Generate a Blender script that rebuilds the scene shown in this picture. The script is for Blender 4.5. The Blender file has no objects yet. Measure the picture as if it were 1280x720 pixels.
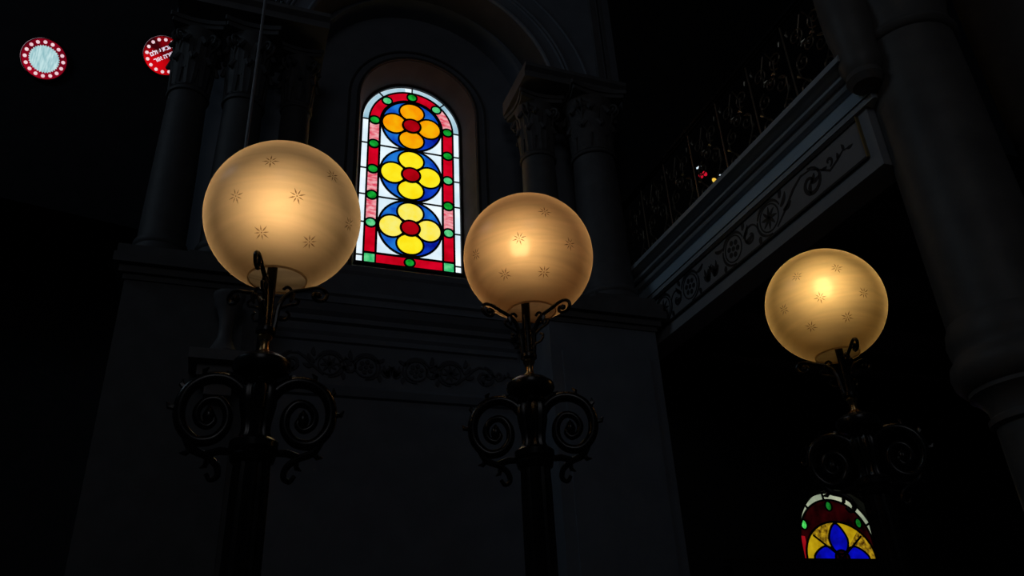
import bpy, bmesh, math, random
from mathutils import Vector as V, Matrix as M
random.seed(7)
PI = math.pi
S = bpy.context.scene
COL = S.collection
R = math.radians

# ------------------------------------------------------------------ materials
def lin(c):
    c /= 255.0
    return c/12.92 if c <= .04045 else ((c+.055)/1.055)**2.4
def rgb(r, g, b): return (lin(r), lin(g), lin(b), 1)

def new_mat(name):
    m = bpy.data.materials.new(name); m.use_nodes = True
    nt = m.node_tree; nt.nodes.clear()
    out = nt.nodes.new('ShaderNodeOutputMaterial')
    return m, nt, out

def stone(name, c1, c2, rough=.75, scale=3.0, bump=.15, spec=.3):
    m, nt, out = new_mat(name)
    N = nt.nodes.new; L = nt.links.new
    p = N('ShaderNodeBsdfPrincipled'); tc = N('ShaderNodeTexCoord')
    n = N('ShaderNodeTexNoise'); n.inputs['Scale'].default_value = scale; n.inputs['Detail'].default_value = 6
    n2 = N('ShaderNodeTexNoise'); n2.inputs['Scale'].default_value = scale*14; n2.inputs['Detail'].default_value = 3
    r = N('ShaderNodeValToRGB'); r.color_ramp.elements[0].color = c1; r.color_ramp.elements[1].color = c2
    r.color_ramp.elements[0].position = .3; r.color_ramp.elements[1].position = .7
    b = N('ShaderNodeBump'); b.inputs['Strength'].default_value = bump; b.inputs['Distance'].default_value = .01
    L(tc.outputs['Object'], n.inputs['Vector']); L(tc.outputs['Object'], n2.inputs['Vector'])
    L(n.outputs['Fac'], r.inputs['Fac']); L(r.outputs['Color'], p.inputs['Base Color'])
    L(n2.outputs['Fac'], b.inputs['Height']); L(b.outputs['Normal'], p.inputs['Normal'])
    p.inputs['Roughness'].default_value = rough
    p.inputs['Specular IOR Level'].default_value = spec
    L(p.outputs['BSDF'], out.inputs['Surface'])
    return m

def metal(name, c, rough=.3, metallic=.8, scale=40):
    m, nt, out = new_mat(name)
    N = nt.nodes.new; L = nt.links.new
    p = N('ShaderNodeBsdfPrincipled'); tc = N('ShaderNodeTexCoord')
    n = N('ShaderNodeTexNoise'); n.inputs['Scale'].default_value = scale
    mr = N('ShaderNodeMapRange'); mr.inputs['To Min'].default_value = rough*.7; mr.inputs['To Max'].default_value = rough*1.3
    L(tc.outputs['Object'], n.inputs['Vector']); L(n.outputs['Fac'], mr.inputs['Value']); L(mr.outputs['Result'], p.inputs['Roughness'])
    p.inputs['Base Color'].default_value = c; p.inputs['Metallic'].default_value = metallic
    L(p.outputs['BSDF'], out.inputs['Surface'])
    return m

def lit_glass(name, c1, c2, strength=1.0, scale=5.0, stretch=(1, 1, 1), gloss=.06, lo=.35, hi=.65):
    """stained glass with daylight behind it: the daylight it passes on, plus the gloss of its surface"""
    m, nt, out = new_mat(name)
    N = nt.nodes.new; L = nt.links.new
    tc = N('ShaderNodeTexCoord'); mp = N('ShaderNodeMapping'); mp.inputs['Scale'].default_value = stretch
    n = N('ShaderNodeTexNoise'); n.inputs['Scale'].default_value = scale; n.inputs['Detail'].default_value = 3
    r = N('ShaderNodeValToRGB'); r.color_ramp.elements[0].color = c1; r.color_ramp.elements[1].color = c2
    r.color_ramp.elements[0].position = lo; r.color_ramp.elements[1].position = hi
    e = N('ShaderNodeEmission'); e.inputs['Strength'].default_value = strength
    g = N('ShaderNodeBsdfGlossy'); g.inputs['Roughness'].default_value = .2; g.inputs['Color'].default_value = (1, 1, 1, 1)
    mx = N('ShaderNodeMixShader'); mx.inputs['Fac'].default_value = gloss
    L(tc.outputs['Object'], mp.inputs['Vector']); L(mp.outputs['Vector'], n.inputs['Vector'])
    L(n.outputs['Fac'], r.inputs['Fac']); L(r.outputs['Color'], e.inputs['Color'])
    L(e.outputs['Emission'], mx.inputs[1]); L(g.outputs['BSDF'], mx.inputs[2]); L(mx.outputs['Shader'], out.inputs['Surface'])
    return m

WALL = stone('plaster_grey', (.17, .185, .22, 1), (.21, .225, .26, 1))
WALL_DIM = stone('dark_plaster', (.020, .020, .024, 1), (.028, .028, .032, 1))  # near-black plaster: darkness of the unlit parts put into its colour
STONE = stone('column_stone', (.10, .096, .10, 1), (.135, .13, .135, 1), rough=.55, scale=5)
STONE_SHADED = stone('shadow_stone', (.055, .055, .06, 1), (.075, .075, .08, 1), rough=.6, scale=5)  # column stone with shade of left cluster and arch soffit in its colour
STONE_WARM = stone('brown_marble', (.10, .092, .088, 1), (.14, .128, .12, 1), rough=.5, scale=4, bump=.08)
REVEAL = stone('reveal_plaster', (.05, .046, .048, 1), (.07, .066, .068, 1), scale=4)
CARVED = stone('carved_stone', (.085, .078, .08, 1), (.12, .11, .11, 1), scale=9, bump=.4)
BAND_GREY = stone('balcony_grey_paint', (.30, .31, .33, 1), (.36, .37, .39, 1), rough=.6, scale=2)
BAND_BLUE = stone('balcony_blue_paint', (.50, .64, .76, 1), (.56, .70, .82, 1), rough=.55, scale=2)
BAND_LIT = stone('balcony_pale_paint', (.42, .46, .50, 1), (.50, .54, .58, 1), rough=.55, scale=2)  # fascia grey made paler: daylight on the upper mouldings put into the colour
PANEL = stone('balcony_panel_paint', (.26, .26, .27, 1), (.31, .31, .32, 1), rough=.6, scale=3)
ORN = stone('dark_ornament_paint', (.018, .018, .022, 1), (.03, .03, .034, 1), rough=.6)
GILT = metal('old_gilt', (.42, .30, .12, 1), .38, .9)
BRASS = metal('aged_brass', (.50, .30, .12, 1), .28, 1.0)
IRON = metal('black_iron', (.010, .0095, .010, 1), .26, .5)
RAILM = metal('bronzed_iron', (.24, .19, .14, 1), .36, .9)
LEAD = metal('lead_came', (.010, .010, .012, 1), .6, .2)
WOOD = stone('dark_wood', (.018, .013, .010, 1), (.03, .022, .017, 1), rough=.5)
FLOORM = stone('floor_stone', (.05, .045, .04, 1), (.08, .07, .06, 1), rough=.4)
CABLE = metal('steel_cable', (.45, .45, .48, 1), .4, .8)

G = {}
def gl(k, a, b=None, s=1.0, **kw): G[k] = lit_glass('glass_'+k, rgb(*a), rgb(*(b or a)), s, **kw)
gl('white', (205, 228, 240), (240, 250, 255), 1.12, scale=2.5)
gl('ice', (150, 195, 215), (200, 228, 240), 1.0, scale=3)
gl('yellow', (255, 226, 18), (255, 240, 40), 1.05, scale=6)
gl('pale_yellow', (255, 232, 60), (250, 240, 120), 1.05, scale=6)
gl('orange', (255, 150, 2), (255, 186, 8), 1.0, scale=5)
gl('blue', (8, 60, 190), (35, 130, 225), .95, scale=4)
gl('deep_blue', (8, 20, 150), (15, 70, 215), .9, scale=4)
gl('red', (190, 0, 22), (228, 2, 40), .95, scale=5)
gl('centre_red', (165, 0, 12), (196, 2, 22), .9, scale=5)
gl('pink', (228, 70, 95), (250, 185, 190), 1.0, scale=9, stretch=(1, 1, 2.5))
gl('green', (8, 130, 30), (25, 185, 60), .95, scale=12)
gl('mint', (40, 190, 110), (110, 225, 150), .95, scale=12)
gl('dim_white', (150, 165, 140), (205, 212, 180), .8, scale=4)
gl('dim_red', (12, 0, 1), (48, 2, 5), .7, scale=5)
gl('side_red', (150, 6, 20), (175, 20, 30), .8)
gl('amber', (70, 42, 6), (205, 165, 30), .8, scale=16, stretch=(1, 1, 1))
gl('dim_yellow', (170, 135, 8), (205, 172, 20), .9, scale=5)
gl('cobalt', (4, 6, 120), (8, 14, 215), .85, scale=4)
gl('dim_green', (10, 90, 20), (25, 135, 45), .9, scale=14)
gl('bright_green', (20, 170, 40), (90, 235, 110), 1.0, scale=14)
gl('wine', (18, 2, 8), (34, 4, 12), .6, scale=4)
gl('rose_red', (95, 0, 18), (165, 6, 34), .95, scale=1.2)
gl('signal_red', (60, 0, 6), (215, 2, 14), .95, scale=1.1, lo=.42, hi=.6)
gl('rose_dot', (235, 195, 205), (255, 225, 230), 1.0, scale=8)
gl('aqua_white', (150, 198, 205), (205, 238, 240), .95, scale=9, stretch=(3, 1, .6))
gl('lettering', (225, 215, 235), (255, 240, 250), 1.0, scale=6)
gl('ember', (215, 25, 50), (190, 10, 40), .9)
gl('gallery_gold', (245, 185, 50), (255, 215, 90), 1.0)

def globe_glass(name, amber, hot, core, wide, rc=.42, rw=.75):
    """frosted amber glass: scatters the bulb's light (translucent), lets a blurred core through (rough refraction),
    and carries faint cloudy streaks"""
    m, nt, out = new_mat(name)
    N = nt.nodes.new; L = nt.links.new
    tc = N('ShaderNodeTexCoord'); mp = N('ShaderNodeMapping'); mp.inputs['Scale'].default_value = (2.2, 2.2, 15)
    mp.inputs['Rotation'].default_value = (R(8), R(12), 0)
    n = N('ShaderNodeTexNoise'); n.inputs['Scale'].default_value = 1.4; n.inputs['Detail'].default_value = 5; n.inputs['Distortion'].default_value = .6
    mr = N('ShaderNodeMapRange'); mr.inputs['From Min'].default_value = .3; mr.inputs['From Max'].default_value = .7
    mr.inputs['To Min'].default_value = .72; mr.inputs['To Max'].default_value = 1.16
    mul = N('ShaderNodeVectorMath'); mul.operation = 'SCALE'; mul.inputs[0].default_value = amber[:3]
    tr = N('ShaderNodeBsdfTranslucent'); df = N('ShaderNodeBsdfDiffuse')
    rf = N('ShaderNodeBsdfRefraction'); rf.inputs['IOR'].default_value = 1.3; rf.inputs['Roughness'].default_value = rc
    rf.inputs['Color'].default_value = hot
    rf2 = N('ShaderNodeBsdfRefraction'); rf2.inputs['IOR'].default_value = 1.75; rf2.inputs['Roughness'].default_value = rw
    rf2.inputs['Color'].default_value = (hot[0], hot[1]*.82, hot[2]*.62, 1)
    gs = N('ShaderNodeBsdfGlossy'); gs.inputs['Roughness'].default_value = .25
    L(tc.outputs['Object'], mp.inputs['Vector']); L(mp.outputs['Vector'], n.inputs['Vector']); L(n.outputs['Fac'], mr.inputs['Value'])
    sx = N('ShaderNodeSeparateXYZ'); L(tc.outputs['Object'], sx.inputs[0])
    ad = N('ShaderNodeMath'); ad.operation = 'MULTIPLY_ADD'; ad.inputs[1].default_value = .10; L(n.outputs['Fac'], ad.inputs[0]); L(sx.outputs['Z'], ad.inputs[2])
    # room's reflection on the crown put into the frosting colour; smoke-stained around the mouth
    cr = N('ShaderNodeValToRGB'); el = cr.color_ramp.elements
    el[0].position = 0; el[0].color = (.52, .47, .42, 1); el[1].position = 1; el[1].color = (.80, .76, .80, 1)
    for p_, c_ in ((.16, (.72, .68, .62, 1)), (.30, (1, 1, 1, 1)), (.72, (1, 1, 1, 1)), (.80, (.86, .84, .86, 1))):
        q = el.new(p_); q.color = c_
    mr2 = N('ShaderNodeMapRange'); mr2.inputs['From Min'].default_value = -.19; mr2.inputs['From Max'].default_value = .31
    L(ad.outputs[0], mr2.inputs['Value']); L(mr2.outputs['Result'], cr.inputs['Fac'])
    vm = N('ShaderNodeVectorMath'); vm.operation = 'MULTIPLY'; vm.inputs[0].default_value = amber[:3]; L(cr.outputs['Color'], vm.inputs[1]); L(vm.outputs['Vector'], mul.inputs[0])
    L(mr.outputs['Result'], mul.inputs['Scale']); L(mul.outputs['Vector'], tr.inputs['Color']); L(mul.outputs['Vector'], df.inputs['Color'])
    def mix(a, b, f):
        x = N('ShaderNodeMixShader'); x.inputs['Fac'].default_value = f
        L(a, x.inputs[1]); L(b, x.inputs[2]); return x.outputs['Shader']
    a = mix(tr.outputs[0], df.outputs[0], .40)
    rr = mix(rf2.outputs[0], rf.outputs[0], core)
    b = mix(a, rr, wide)
    x = N('ShaderNodeMixShader'); x.inputs['Fac'].default_value = .05; L(b, x.inputs[1]); L(gs.outputs[0], x.inputs[2])
    L(x.outputs[0], out.inputs['Surface'])
    return m
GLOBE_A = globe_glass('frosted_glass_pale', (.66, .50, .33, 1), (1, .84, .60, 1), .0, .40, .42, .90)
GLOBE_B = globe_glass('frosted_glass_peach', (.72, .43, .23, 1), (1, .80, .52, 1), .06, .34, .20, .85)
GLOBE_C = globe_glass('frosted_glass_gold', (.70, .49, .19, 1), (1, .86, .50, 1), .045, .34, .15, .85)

def etched(name):
    m, nt, out = new_mat(name)
    N = nt.nodes.new; L = nt.links.new
    t = N('ShaderNodeBsdfTransparent'); t.inputs['Color'].default_value = (.40, .31, .22, 1)
    g = N('ShaderNodeBsdfGlossy'); g.inputs['Roughness'].default_value = .35
    x = N('ShaderNodeMixShader'); x.inputs['Fac'].default_value = .06
    L(t.outputs[0], x.inputs[1]); L(g.outputs[0], x.inputs[2]); L(x.outputs[0], out.inputs['Surface'])
    return m
ETCH = etched('etched_star')

def bulb_mat(name, strength):
    m, nt, out = new_mat(name)
    e = nt.nodes.new('ShaderNodeEmission'); e.inputs['Color'].default_value = (1, .80, .52, 1); e.inputs['Strength'].default_value = strength
    nt.links.new(e.outputs[0], out.inputs['Surface'])
    return m

# ------------------------------------------------------------------ mesh helpers
class MB:
    def __init__(s): s.v = []; s.f = []; s.m = []
    def add(s, vs, fs, mi=0):
        o = len(s.v); s.v += [V(p) for p in vs]
        for f in fs: s.f.append([i+o for i in f]); s.m.append(mi)
    def box(s, a, b, mi=0, mat=None):
        x0, y0, z0 = a; x1, y1, z1 = b
        vs = [V(p) for p in ((x0,y0,z0),(x1,y0,z0),(x1,y1,z0),(x0,y1,z0),(x0,y0,z1),(x1,y0,z1),(x1,y1,z1),(x0,y1,z1))]
        if mat: vs = [mat @ p for p in vs]
        s.add(vs, [(0,3,2,1),(4,5,6,7),(0,1,5,4),(1,2,6,5),(2,3,7,6),(3,0,4,7)], mi)
    def lathe(s, prof, seg=32, mi=0, mat=None, flute=0, fn=12, caps=True):
        n = len(prof); vs = []
        for r, z in prof:
            for k in range(seg):
                a = 2*PI*k/seg
                rr = r*(1-flute*(.5+.5*math.cos(fn*a))) if flute else r
                vs.append(V((rr*math.cos(a), rr*math.sin(a), z)))
        if mat: vs = [mat @ p for p in vs]
        fs = []
        for i in range(n-1):
            for k in range(seg):
                k2 = (k+1) % seg
                fs.append((i*seg+k, i*seg+k2, (i+1)*seg+k2, (i+1)*seg+k))
        if caps:
            fs.append(tuple(range(seg))[::-1]); fs.append(tuple((n-1)*seg+k for k in range(seg)))
        s.add(vs, fs, mi)
    def tube(s, pts, rad, seg=8, mi=0, closed=False, mat=None, flat=1.0):
        pts = [V(p) for p in pts]
        if mat: pts = [mat @ p for p in pts]
        n = len(pts)
        if not hasattr(rad, '__len__'): rad = [rad]*n
        t0 = (pts[1]-pts[0]).normalized()
        up = V((0, 0, 1)) if abs(t0.z) < .9 else V((0, 1, 0))
        nrm = (up - t0*up.dot(t0)).normalized()
        vs = []
        for i in range(n):
            a = pts[(i-1) % n] if (i > 0 or closed) else pts[i]; b = pts[(i+1) % n] if (i < n-1 or closed) else pts[i]
            t = (b-a)
            t = t.normalized() if t.length > 1e-9 else t0
            nrm = (nrm - t*nrm.dot(t))
            nrm = nrm.normalized() if nrm.length > 1e-6 else t.orthogonal().normalized()
            bn = t.cross(nrm)
            for k in range(seg):
                q = 2*PI*k/seg
                vs.append(pts[i] + (nrm*math.cos(q)*flat + bn*math.sin(q))*rad[i])
        fs = []
        for i in range(n if closed else n-1):
            j = (i+1) % n
            for k in range(seg):
                k2 = (k+1) % seg
                fs.append((i*seg+k, i*seg+k2, j*seg+k2, j*seg+k))
        if not closed:
            fs.append(tuple(range(seg))[::-1]); fs.append(tuple((n-1)*seg+k for k in range(seg)))
        s.add(vs, fs, mi)
    def plate(s, pts2, y0, y1, mi=0, mat=None):
        """flat piece in the x-z plane, thickness y0 (front) to y1"""
        n = len(pts2)
        vs = [V((x, y0, z)) for x, z in pts2] + [V((x, y1, z)) for x, z in pts2]
        if mat: vs = [mat @ p for p in vs]
        fs = [tuple(range(n)), tuple(range(n, 2*n))[::-1]] + [(i, i+n, (i+1) % n + n, (i+1) % n) for i in range(n)]
        s.add(vs, fs, mi)
    def strip(s, pts2, w, y0, y1, mi=0, closed=False, mat=None, ws=None):
        """a flat bar of width w following a 2-D line in the x-z plane"""
        n = len(pts2); P = [V((x, z)) for x, z in pts2]; vs = []
        for i in range(n):
            a = P[(i-1) % n] if (i > 0 or closed) else P[i]; b = P[(i+1) % n] if (i < n-1 or closed) else P[i]
            t = (b-a)
            t = t.normalized() if t.length > 1e-9 else V((1, 0))
            q = V((-t.y, t.x))*((ws[i] if ws else w)/2)
            for p in (P[i]+q, P[i]-q):
                vs.append(V((p.x, y0, p.y))); vs.append(V((p.x, y1, p.y)))
        if mat: vs = [mat @ p for p in vs]
        fs = []
        for i in range(n if closed else n-1):
            a = i*4; b = ((i+1) % n)*4
            fs += [(a, a+2, b+2, b), (a+1, b+1, b+3, a+3), (a, b, b+1, a+1), (a+2, a+3, b+3, b+2)]
        if not closed:
            fs += [(0, 1, 3, 2), (n*4-4, n*4-2, n*4-1, n*4-3)]
        s.add(vs, fs, mi)
    def extrude(s, prof, axis, a, b, mi=0, mis=None):
        """closed profile extruded along 'x' (prof = y,z) or 'y' (prof = x,z)"""
        n = len(prof)
        f = (lambda t, p: V((t, p[0], p[1]))) if axis == 'x' else (lambda t, p: V((p[0], t, p[1])))
        vs = [f(a, p) for p in prof]+[f(b, p) for p in prof]
        o = len(s.v); s.v += vs
        for i in range(n):
            j = (i+1) % n
            s.f.append([o+i, o+j, o+n+j, o+n+i]); s.m.append(mis[i] if mis else mi)
        s.f.append([o+i for i in range(n)][::-1]); s.m.append(mi)
        s.f.append([o+n+i for i in range(n)]); s.m.append(mi)
    def build(s, name, mats, parent=None, smooth=False, loc=None):
        me = bpy.data.meshes.new(name); me.from_pydata([tuple(p) for p in s.v], [], s.f)
        if not isinstance(mats, (list, tuple)): mats = [mats]
        for m in mats: me.materials.append(m)
        me.polygons.foreach_set('material_index', s.m)
        bm = bmesh.new(); bm.from_mesh(me); bmesh.ops.recalc_face_normals(bm, faces=bm.faces); bm.to_mesh(me); bm.free()
        if smooth:
            me.polygons.foreach_set('use_smooth', [True]*len(me.polygons))
            me.set_sharp_from_angle(angle=R(38))
        o = bpy.data.objects.new(name, me); COL.objects.link(o)
        if parent: o.parent = parent
        if loc: o.location = loc
        return o

def tag(o, label=None, cat=None, group=None, kind=None):
    if label: o['label'] = label
    if cat: o['category'] = cat
    if group: o['group'] = group
    if kind: o['kind'] = kind
    return o
def empty(name, loc, rz=0, **k):
    o = bpy.data.objects.new(name, None); COL.objects.link(o); o.location = loc; o.rotation_euler = (0, 0, rz)
    o.empty_display_size = .1
    return tag(o, **k)
def spline(pts, n=8):
    """Catmull-Rom through the points"""
    P = [V(p) for p in pts]; P = [P[0]*2-P[1]]+P+[P[-1]*2-P[-2]]; out = []
    for i in range(1, len(P)-2):
        for k in range(n):
            t = k/n; a, b, c, d = P[i-1:i+3]
            out.append(.5*((2*b)+(c-a)*t+(2*a-5*b+4*c-d)*t*t+(3*b-a-3*c+d)*t**3))
    out.append(P[-2]); return out
def arc(cx, cz, r, a0, a1, n=32, rz=None):
    rz = rz or r
    return [(cx+r*math.cos(a0+(a1-a0)*i/n), cz+rz*math.sin(a0+(a1-a0)*i/n)) for i in range(n+1)]
def ell(cx, cz, rx, rz, n=28): return arc(cx, cz, rx, 0, 2*PI*(n-1)/n, n-1, rz)
def lerp(a, b, t): return a+(b-a)*t

# ------------------------------------------------------------------ room shell
def arch_face(mb, x0, x1, z0, z1, yf, yb, cx, sp, r, zb, mi=0, mir=None, n=40, rb=None):
    """wall face at yf with an arched opening (radius r, springing sp, bottom zb) and its reveal back to yb"""
    mir = mi if mir is None else mir
    A = arc(cx, sp, r, 0, PI, n)
    def q(a, b, c, d): mb.add([(p[0], yf, p[1]) for p in (a, b, c, d)], [(0, 1, 2, 3)], mi)
    q((x0, z0), (cx-r, z0), (cx-r, z1), (x0, z1)); q((cx+r, z0), (x1, z0), (x1, z1), (cx+r, z1))
    if zb > z0: q((cx-r, z0), (cx+r, z0), (cx+r, zb), (cx-r, zb))
    for i in range(n):
        a, b = A[i], A[i+1]
        q(a, (a[0], z1), (b[0], z1), b)
    out = [(cx+r, zb)]+A+[(cx-r, zb)]
    rb = rb or r; B = arc(cx, sp, rb, 0, PI, n); inn = [(cx+rb, zb)]+B+[(cx-rb, zb)]
    for i in range(len(out)-1):
        a, b = out[i], out[i+1]; c, d = inn[i+1], inn[i]
        mb.add([(a[0], yf, a[1]), (b[0], yf, b[1]), (c[0], yb, c[1]), (d[0], yb, d[1])], [(0, 1, 2, 3)], mir)

CX = 2.12
mb = MB(); mb.box((-12, -8, -.2), (16, 21, 0)); tag(mb.build('floor', FLOORM), kind='structure')
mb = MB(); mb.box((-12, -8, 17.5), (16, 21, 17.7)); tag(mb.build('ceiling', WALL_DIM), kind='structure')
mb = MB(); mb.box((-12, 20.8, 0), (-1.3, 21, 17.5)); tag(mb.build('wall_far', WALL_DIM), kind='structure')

# wall with the niche, in front of the window wall
mb = MB()
arch_face(mb, -1.15, 4.95, 5.2, 17.5, 8.6, 9.0, CX, 9.62, 1.62, 5.95)
mb.add([(CX-1.62, 8.6, 5.95), (CX+1.62, 8.6, 5.95), (CX+1.62, 9.0, 5.95), (CX-1.62, 9.0, 5.95)], [(0, 1, 2, 3)])
mb.box((-1.15, 8.6, 0), (4.95, 9.0, 5.2))
mb.box((-1.15, 8.6, 5.2), (-1.1, 21, 17.5))
wn = mb.build('wall_front', WALL); tag(wn, kind='structure')
# niche back with the window opening and its deep reveal, rounded inner edge
mb = MB()
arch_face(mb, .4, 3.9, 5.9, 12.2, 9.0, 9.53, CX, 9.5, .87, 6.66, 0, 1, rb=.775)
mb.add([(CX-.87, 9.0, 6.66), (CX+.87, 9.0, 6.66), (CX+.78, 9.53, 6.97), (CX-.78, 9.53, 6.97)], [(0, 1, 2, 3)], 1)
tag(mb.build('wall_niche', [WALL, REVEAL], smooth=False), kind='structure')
mb = MB()
for rr, y, t in ((.90, 8.985, .026), (1.03, 8.99, .018)):
    p = [(CX+rr, y, 6.6)]+[(x, y, z) for x, z in arc(CX, 9.5, rr, 0, PI, 40)]+[(CX-rr, y, 6.6)]
    mb.tube(p, t, 8)
tag(mb.build('trim_1', REVEAL, smooth=True), kind='structure')
# sill slope below the window
mb = MB(); mb.extrude([(9.0, 6.64), (8.93, 6.62), (8.93, 6.54), (8.96, 6.50), (8.99, 6.0), (9.0, 6.0)], 'x', .7, 3.6)
tag(mb.build('trim_2', WALL, smooth=False), kind='structure')

# front arch carried by the columns, with its mouldings
mb = MB()
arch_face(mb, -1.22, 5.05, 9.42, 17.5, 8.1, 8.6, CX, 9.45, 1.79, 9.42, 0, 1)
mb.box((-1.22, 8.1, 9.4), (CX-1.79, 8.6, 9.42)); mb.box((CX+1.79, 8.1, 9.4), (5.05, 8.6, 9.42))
tag(mb.build('wall_arch', [WALL, STONE_SHADED]), kind='structure')  # soffit gets the darkened stone, its shade being part of the colour
mb = MB()
for rr, t in ((1.83, .035), (2.06, .022), (2.12, .03), (2.42, .02)):
    mb.tube([(x, 8.09, z) for x, z in arc(CX, 9.45, rr, 0.0, PI, 56)], t, 8)
mb.build('trim_3', WALL, smooth=True)['kind'] = 'structure'
# upright mouldings beside the arch
mb = MB()
for x, w in ((4.72, .05), (4.86, .03), (-.42, .04)):
    mb.box((x-w, 8.03, 9.45), (x+w, 8.1, 14))
mb.build('trim_4', STONE)['kind'] = 'structure'

# cornices under the window and the ledge mouldings
def cornice(name, prof, x0, x1, m=WALL):
    mb = MB(); mb.extrude(prof, 'x', x0, x1); o = mb.build(name, m); o['kind'] = 'structure'; return o
cornice('trim_5', [(8.62, 5.60), (8.54, 5.62), (8.54, 5.68), (8.48, 5.72), (8.42, 5.80), (8.40, 5.80), (8.40, 5.88), (8.36, 5.90), (8.36, 5.95), (8.62, 6.0)], .12, 3.30)
cornice('trim_6', [(8.62, 5.36), (8.56, 5.38), (8.56, 5.44), (8.53, 5.48), (8.62, 5.5)], .12, 3.30)
cornice('trim_7', [(8.62, 4.70), (8.55, 4.72), (8.52, 4.80), (8.55, 4.84), (8.62, 4.86)], .12, 3.30)

# ------------------------------------------------------------------ scroll ornament (painted / carved vines)
def spiral(cx, cz, r0, turns, a0, d=1, n=26, r1=.12):
    return [(cx+lerp(r0, r0*r1, i/n)*math.cos(a0+d*turns*2*PI*i/n), cz+lerp(r0, r0*r1, i/n)*math.sin(a0+d*turns*2*PI*i/n)) for i in range(n+1)]
def taper(n, w, e=.25): return [1.3*w*(e+(1-e)*math.sin(PI*min(1, .08+.92*i/(n-1)))) for i in range(n)]
def leaf(mb, x, z, a, L, w, y0, y1, mi=0, mat=None, bend=.4):
    pts = []
    for i in range(9):
        t = i/8; aa = a+bend*t
        pts.append((x+L*t*math.cos(aa), z+L*t*math.sin(aa)))
    ws = [1.3*w*(.15+math.sin(PI*min(1, .12+.88*i/8))) for i in range(9)]
    mb.strip(pts, w, y0, y1, mi, mat=mat, ws=ws)
def vine(mb, s0, s1, h, y0, y1, mat=None, spec=None):
    """one half of a symmetric vine: s runs from the centre (s0) outwards (s1)"""
    d = 1 if s1 > s0 else -1
    def put(p, w=.02, e=.3): mb.strip(p, w, y0, y1, 0, mat=mat, ws=taper(len(p), w, e))
    X = lambda t: s0+(s1-s0)*t
    # roundel flowers
    for t, kind in ((.20, 0), (.48, 1)):
        c = X(t); r = h*.37
        mb.strip(ell(c, 0, r, r, 26), .016, y0, y1, 0, closed=True, mat=mat)
        if kind == 0:
            for k in range(6):
                a = k*PI/3+.3
                mb.plate(ell(c+r*.52*math.cos(a), r*.52*math.sin(a), r*.21, r*.21, 9), y0, y1, 0, mat)
            mb.plate(ell(c, 0, r*.2, r*.2, 9), y0, y1, 0, mat)
        else:
            for k in range(8):
                leaf(mb, c, 0, k*PI/4, r*.82, .022, y0, y1, 0, mat, .15)
        # arms wrapping the roundel
        put([(c+r*1.28*math.cos(a), r*1.22*math.sin(a)) for a in [PI*(.5 if d > 0 else .5)-d*(-1.2+2.5*i/14) for i in range(15)]], .03)
        put([(c-d*r*1.3*math.cos(a), -r*1.22*math.sin(a)) for a in [-.3+1.9*i/12 for i in range(13)]], .024)
        for k, (dx, dz, aa, L) in enumerate(((1.35, .75, .9, .55), (1.5, -.3, -.25, .6), (1.3, .1, .35, .7), (-1.2, -.8, -2.2, .4))):
            a = aa if d > 0 else PI-aa
            leaf(mb, c+d*r*dx, r*dz, a, h*L*.55, .034, y0, y1, 0, mat, .5*d)
    # leaf spray by the centre
    for k in range(4):
        a = (.25+.42*k); a = a if d > 0 else PI-a
        leaf(mb, X(.02), -h*.30, a, h*(.35+.1*(k % 2)), .036, y0, y1, 0, mat, .5*d)
    leaf(mb, X(.06), h*.34, (-.9 if d > 0 else PI+.9), h*.4, .03, y0, y1, 0, mat, .7*d)
    put(spiral(X(.335), -h*.05, h*.34, 1.3, 0 if d > 0 else PI, d), .022)
    # large open scroll
    put([(X(.52), -h*.40), (X(.60), -h*.1), (X(.66), h*.18), (X(.72), h*.34), (X(.78), h*.30)], .024)
    put(spiral(X(.765), -h*.03, h*.40, 1.35, (PI*.5), -d), .032, .2)
    for aa, L in ((-2.3, .26), (.2, .2), (-.5, .28)):
        a = aa if d > 0 else PI-aa
        leaf(mb, X(.765), -h*.02, a, h*L*1.2, .03, y0, y1, 0, mat, .6*d)
    # tendril to the end
    put([(X(.78), h*.30), (X(.83), h*.10), (X(.88), -h*.12), (X(.93), -h*.02), (X(.965), h*.08), (X(.995), h*.05)], .018)
    put(spiral(X(.885), h*.10, h*.13, .9, -PI/2, d), .022)
    for t, z, aa in ((.84, h*.06, -.6), (.93, -.02*h, .9), (.97, h*.08, 1.2), (.99, .05*h, -.5)):
        a = aa if d > 0 else PI-aa
        leaf(mb, X(t), z, a, h*.17, .022, y0, y1, 0, mat, .5*d)

# carved frieze under the window
mb = MB(); mt = M.Translation((1.72, 8.6, 5.10))
vine(mb, .0, 1.5, .34, -.02, .0, mt); vine(mb, .0, -1.5, .34, -.02, .0, mt)
tag(mb.build('trim_8', stone('frieze_relief', (.07, .07, .085, 1), (.1, .1, .12, 1))), kind='structure')
# painted panel high at the top, over the left capitals
mb = MB(); mb.box((-.42, 8.05, 9.75), (.02, 8.1, 11.0))
pp = tag(mb.build('trim_9', stone('pale_blue_paint', (.32, .42, .52, 1), (.4, .5, .6, 1))), kind='structure')
mb = MB(); mt2 = M.Translation((-.2, 8.05, 9.92)); vine(mb, 0, .62, .34, -.004, 0, mt2 @ M.Scale(.42, 4, (1, 0, 0))); vine(mb, 0, -.62, .34, -.004, 0, mt2 @ M.Scale(.42, 4, (1, 0, 0)))
mb.build('painted_scroll', ORN, pp)

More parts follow.
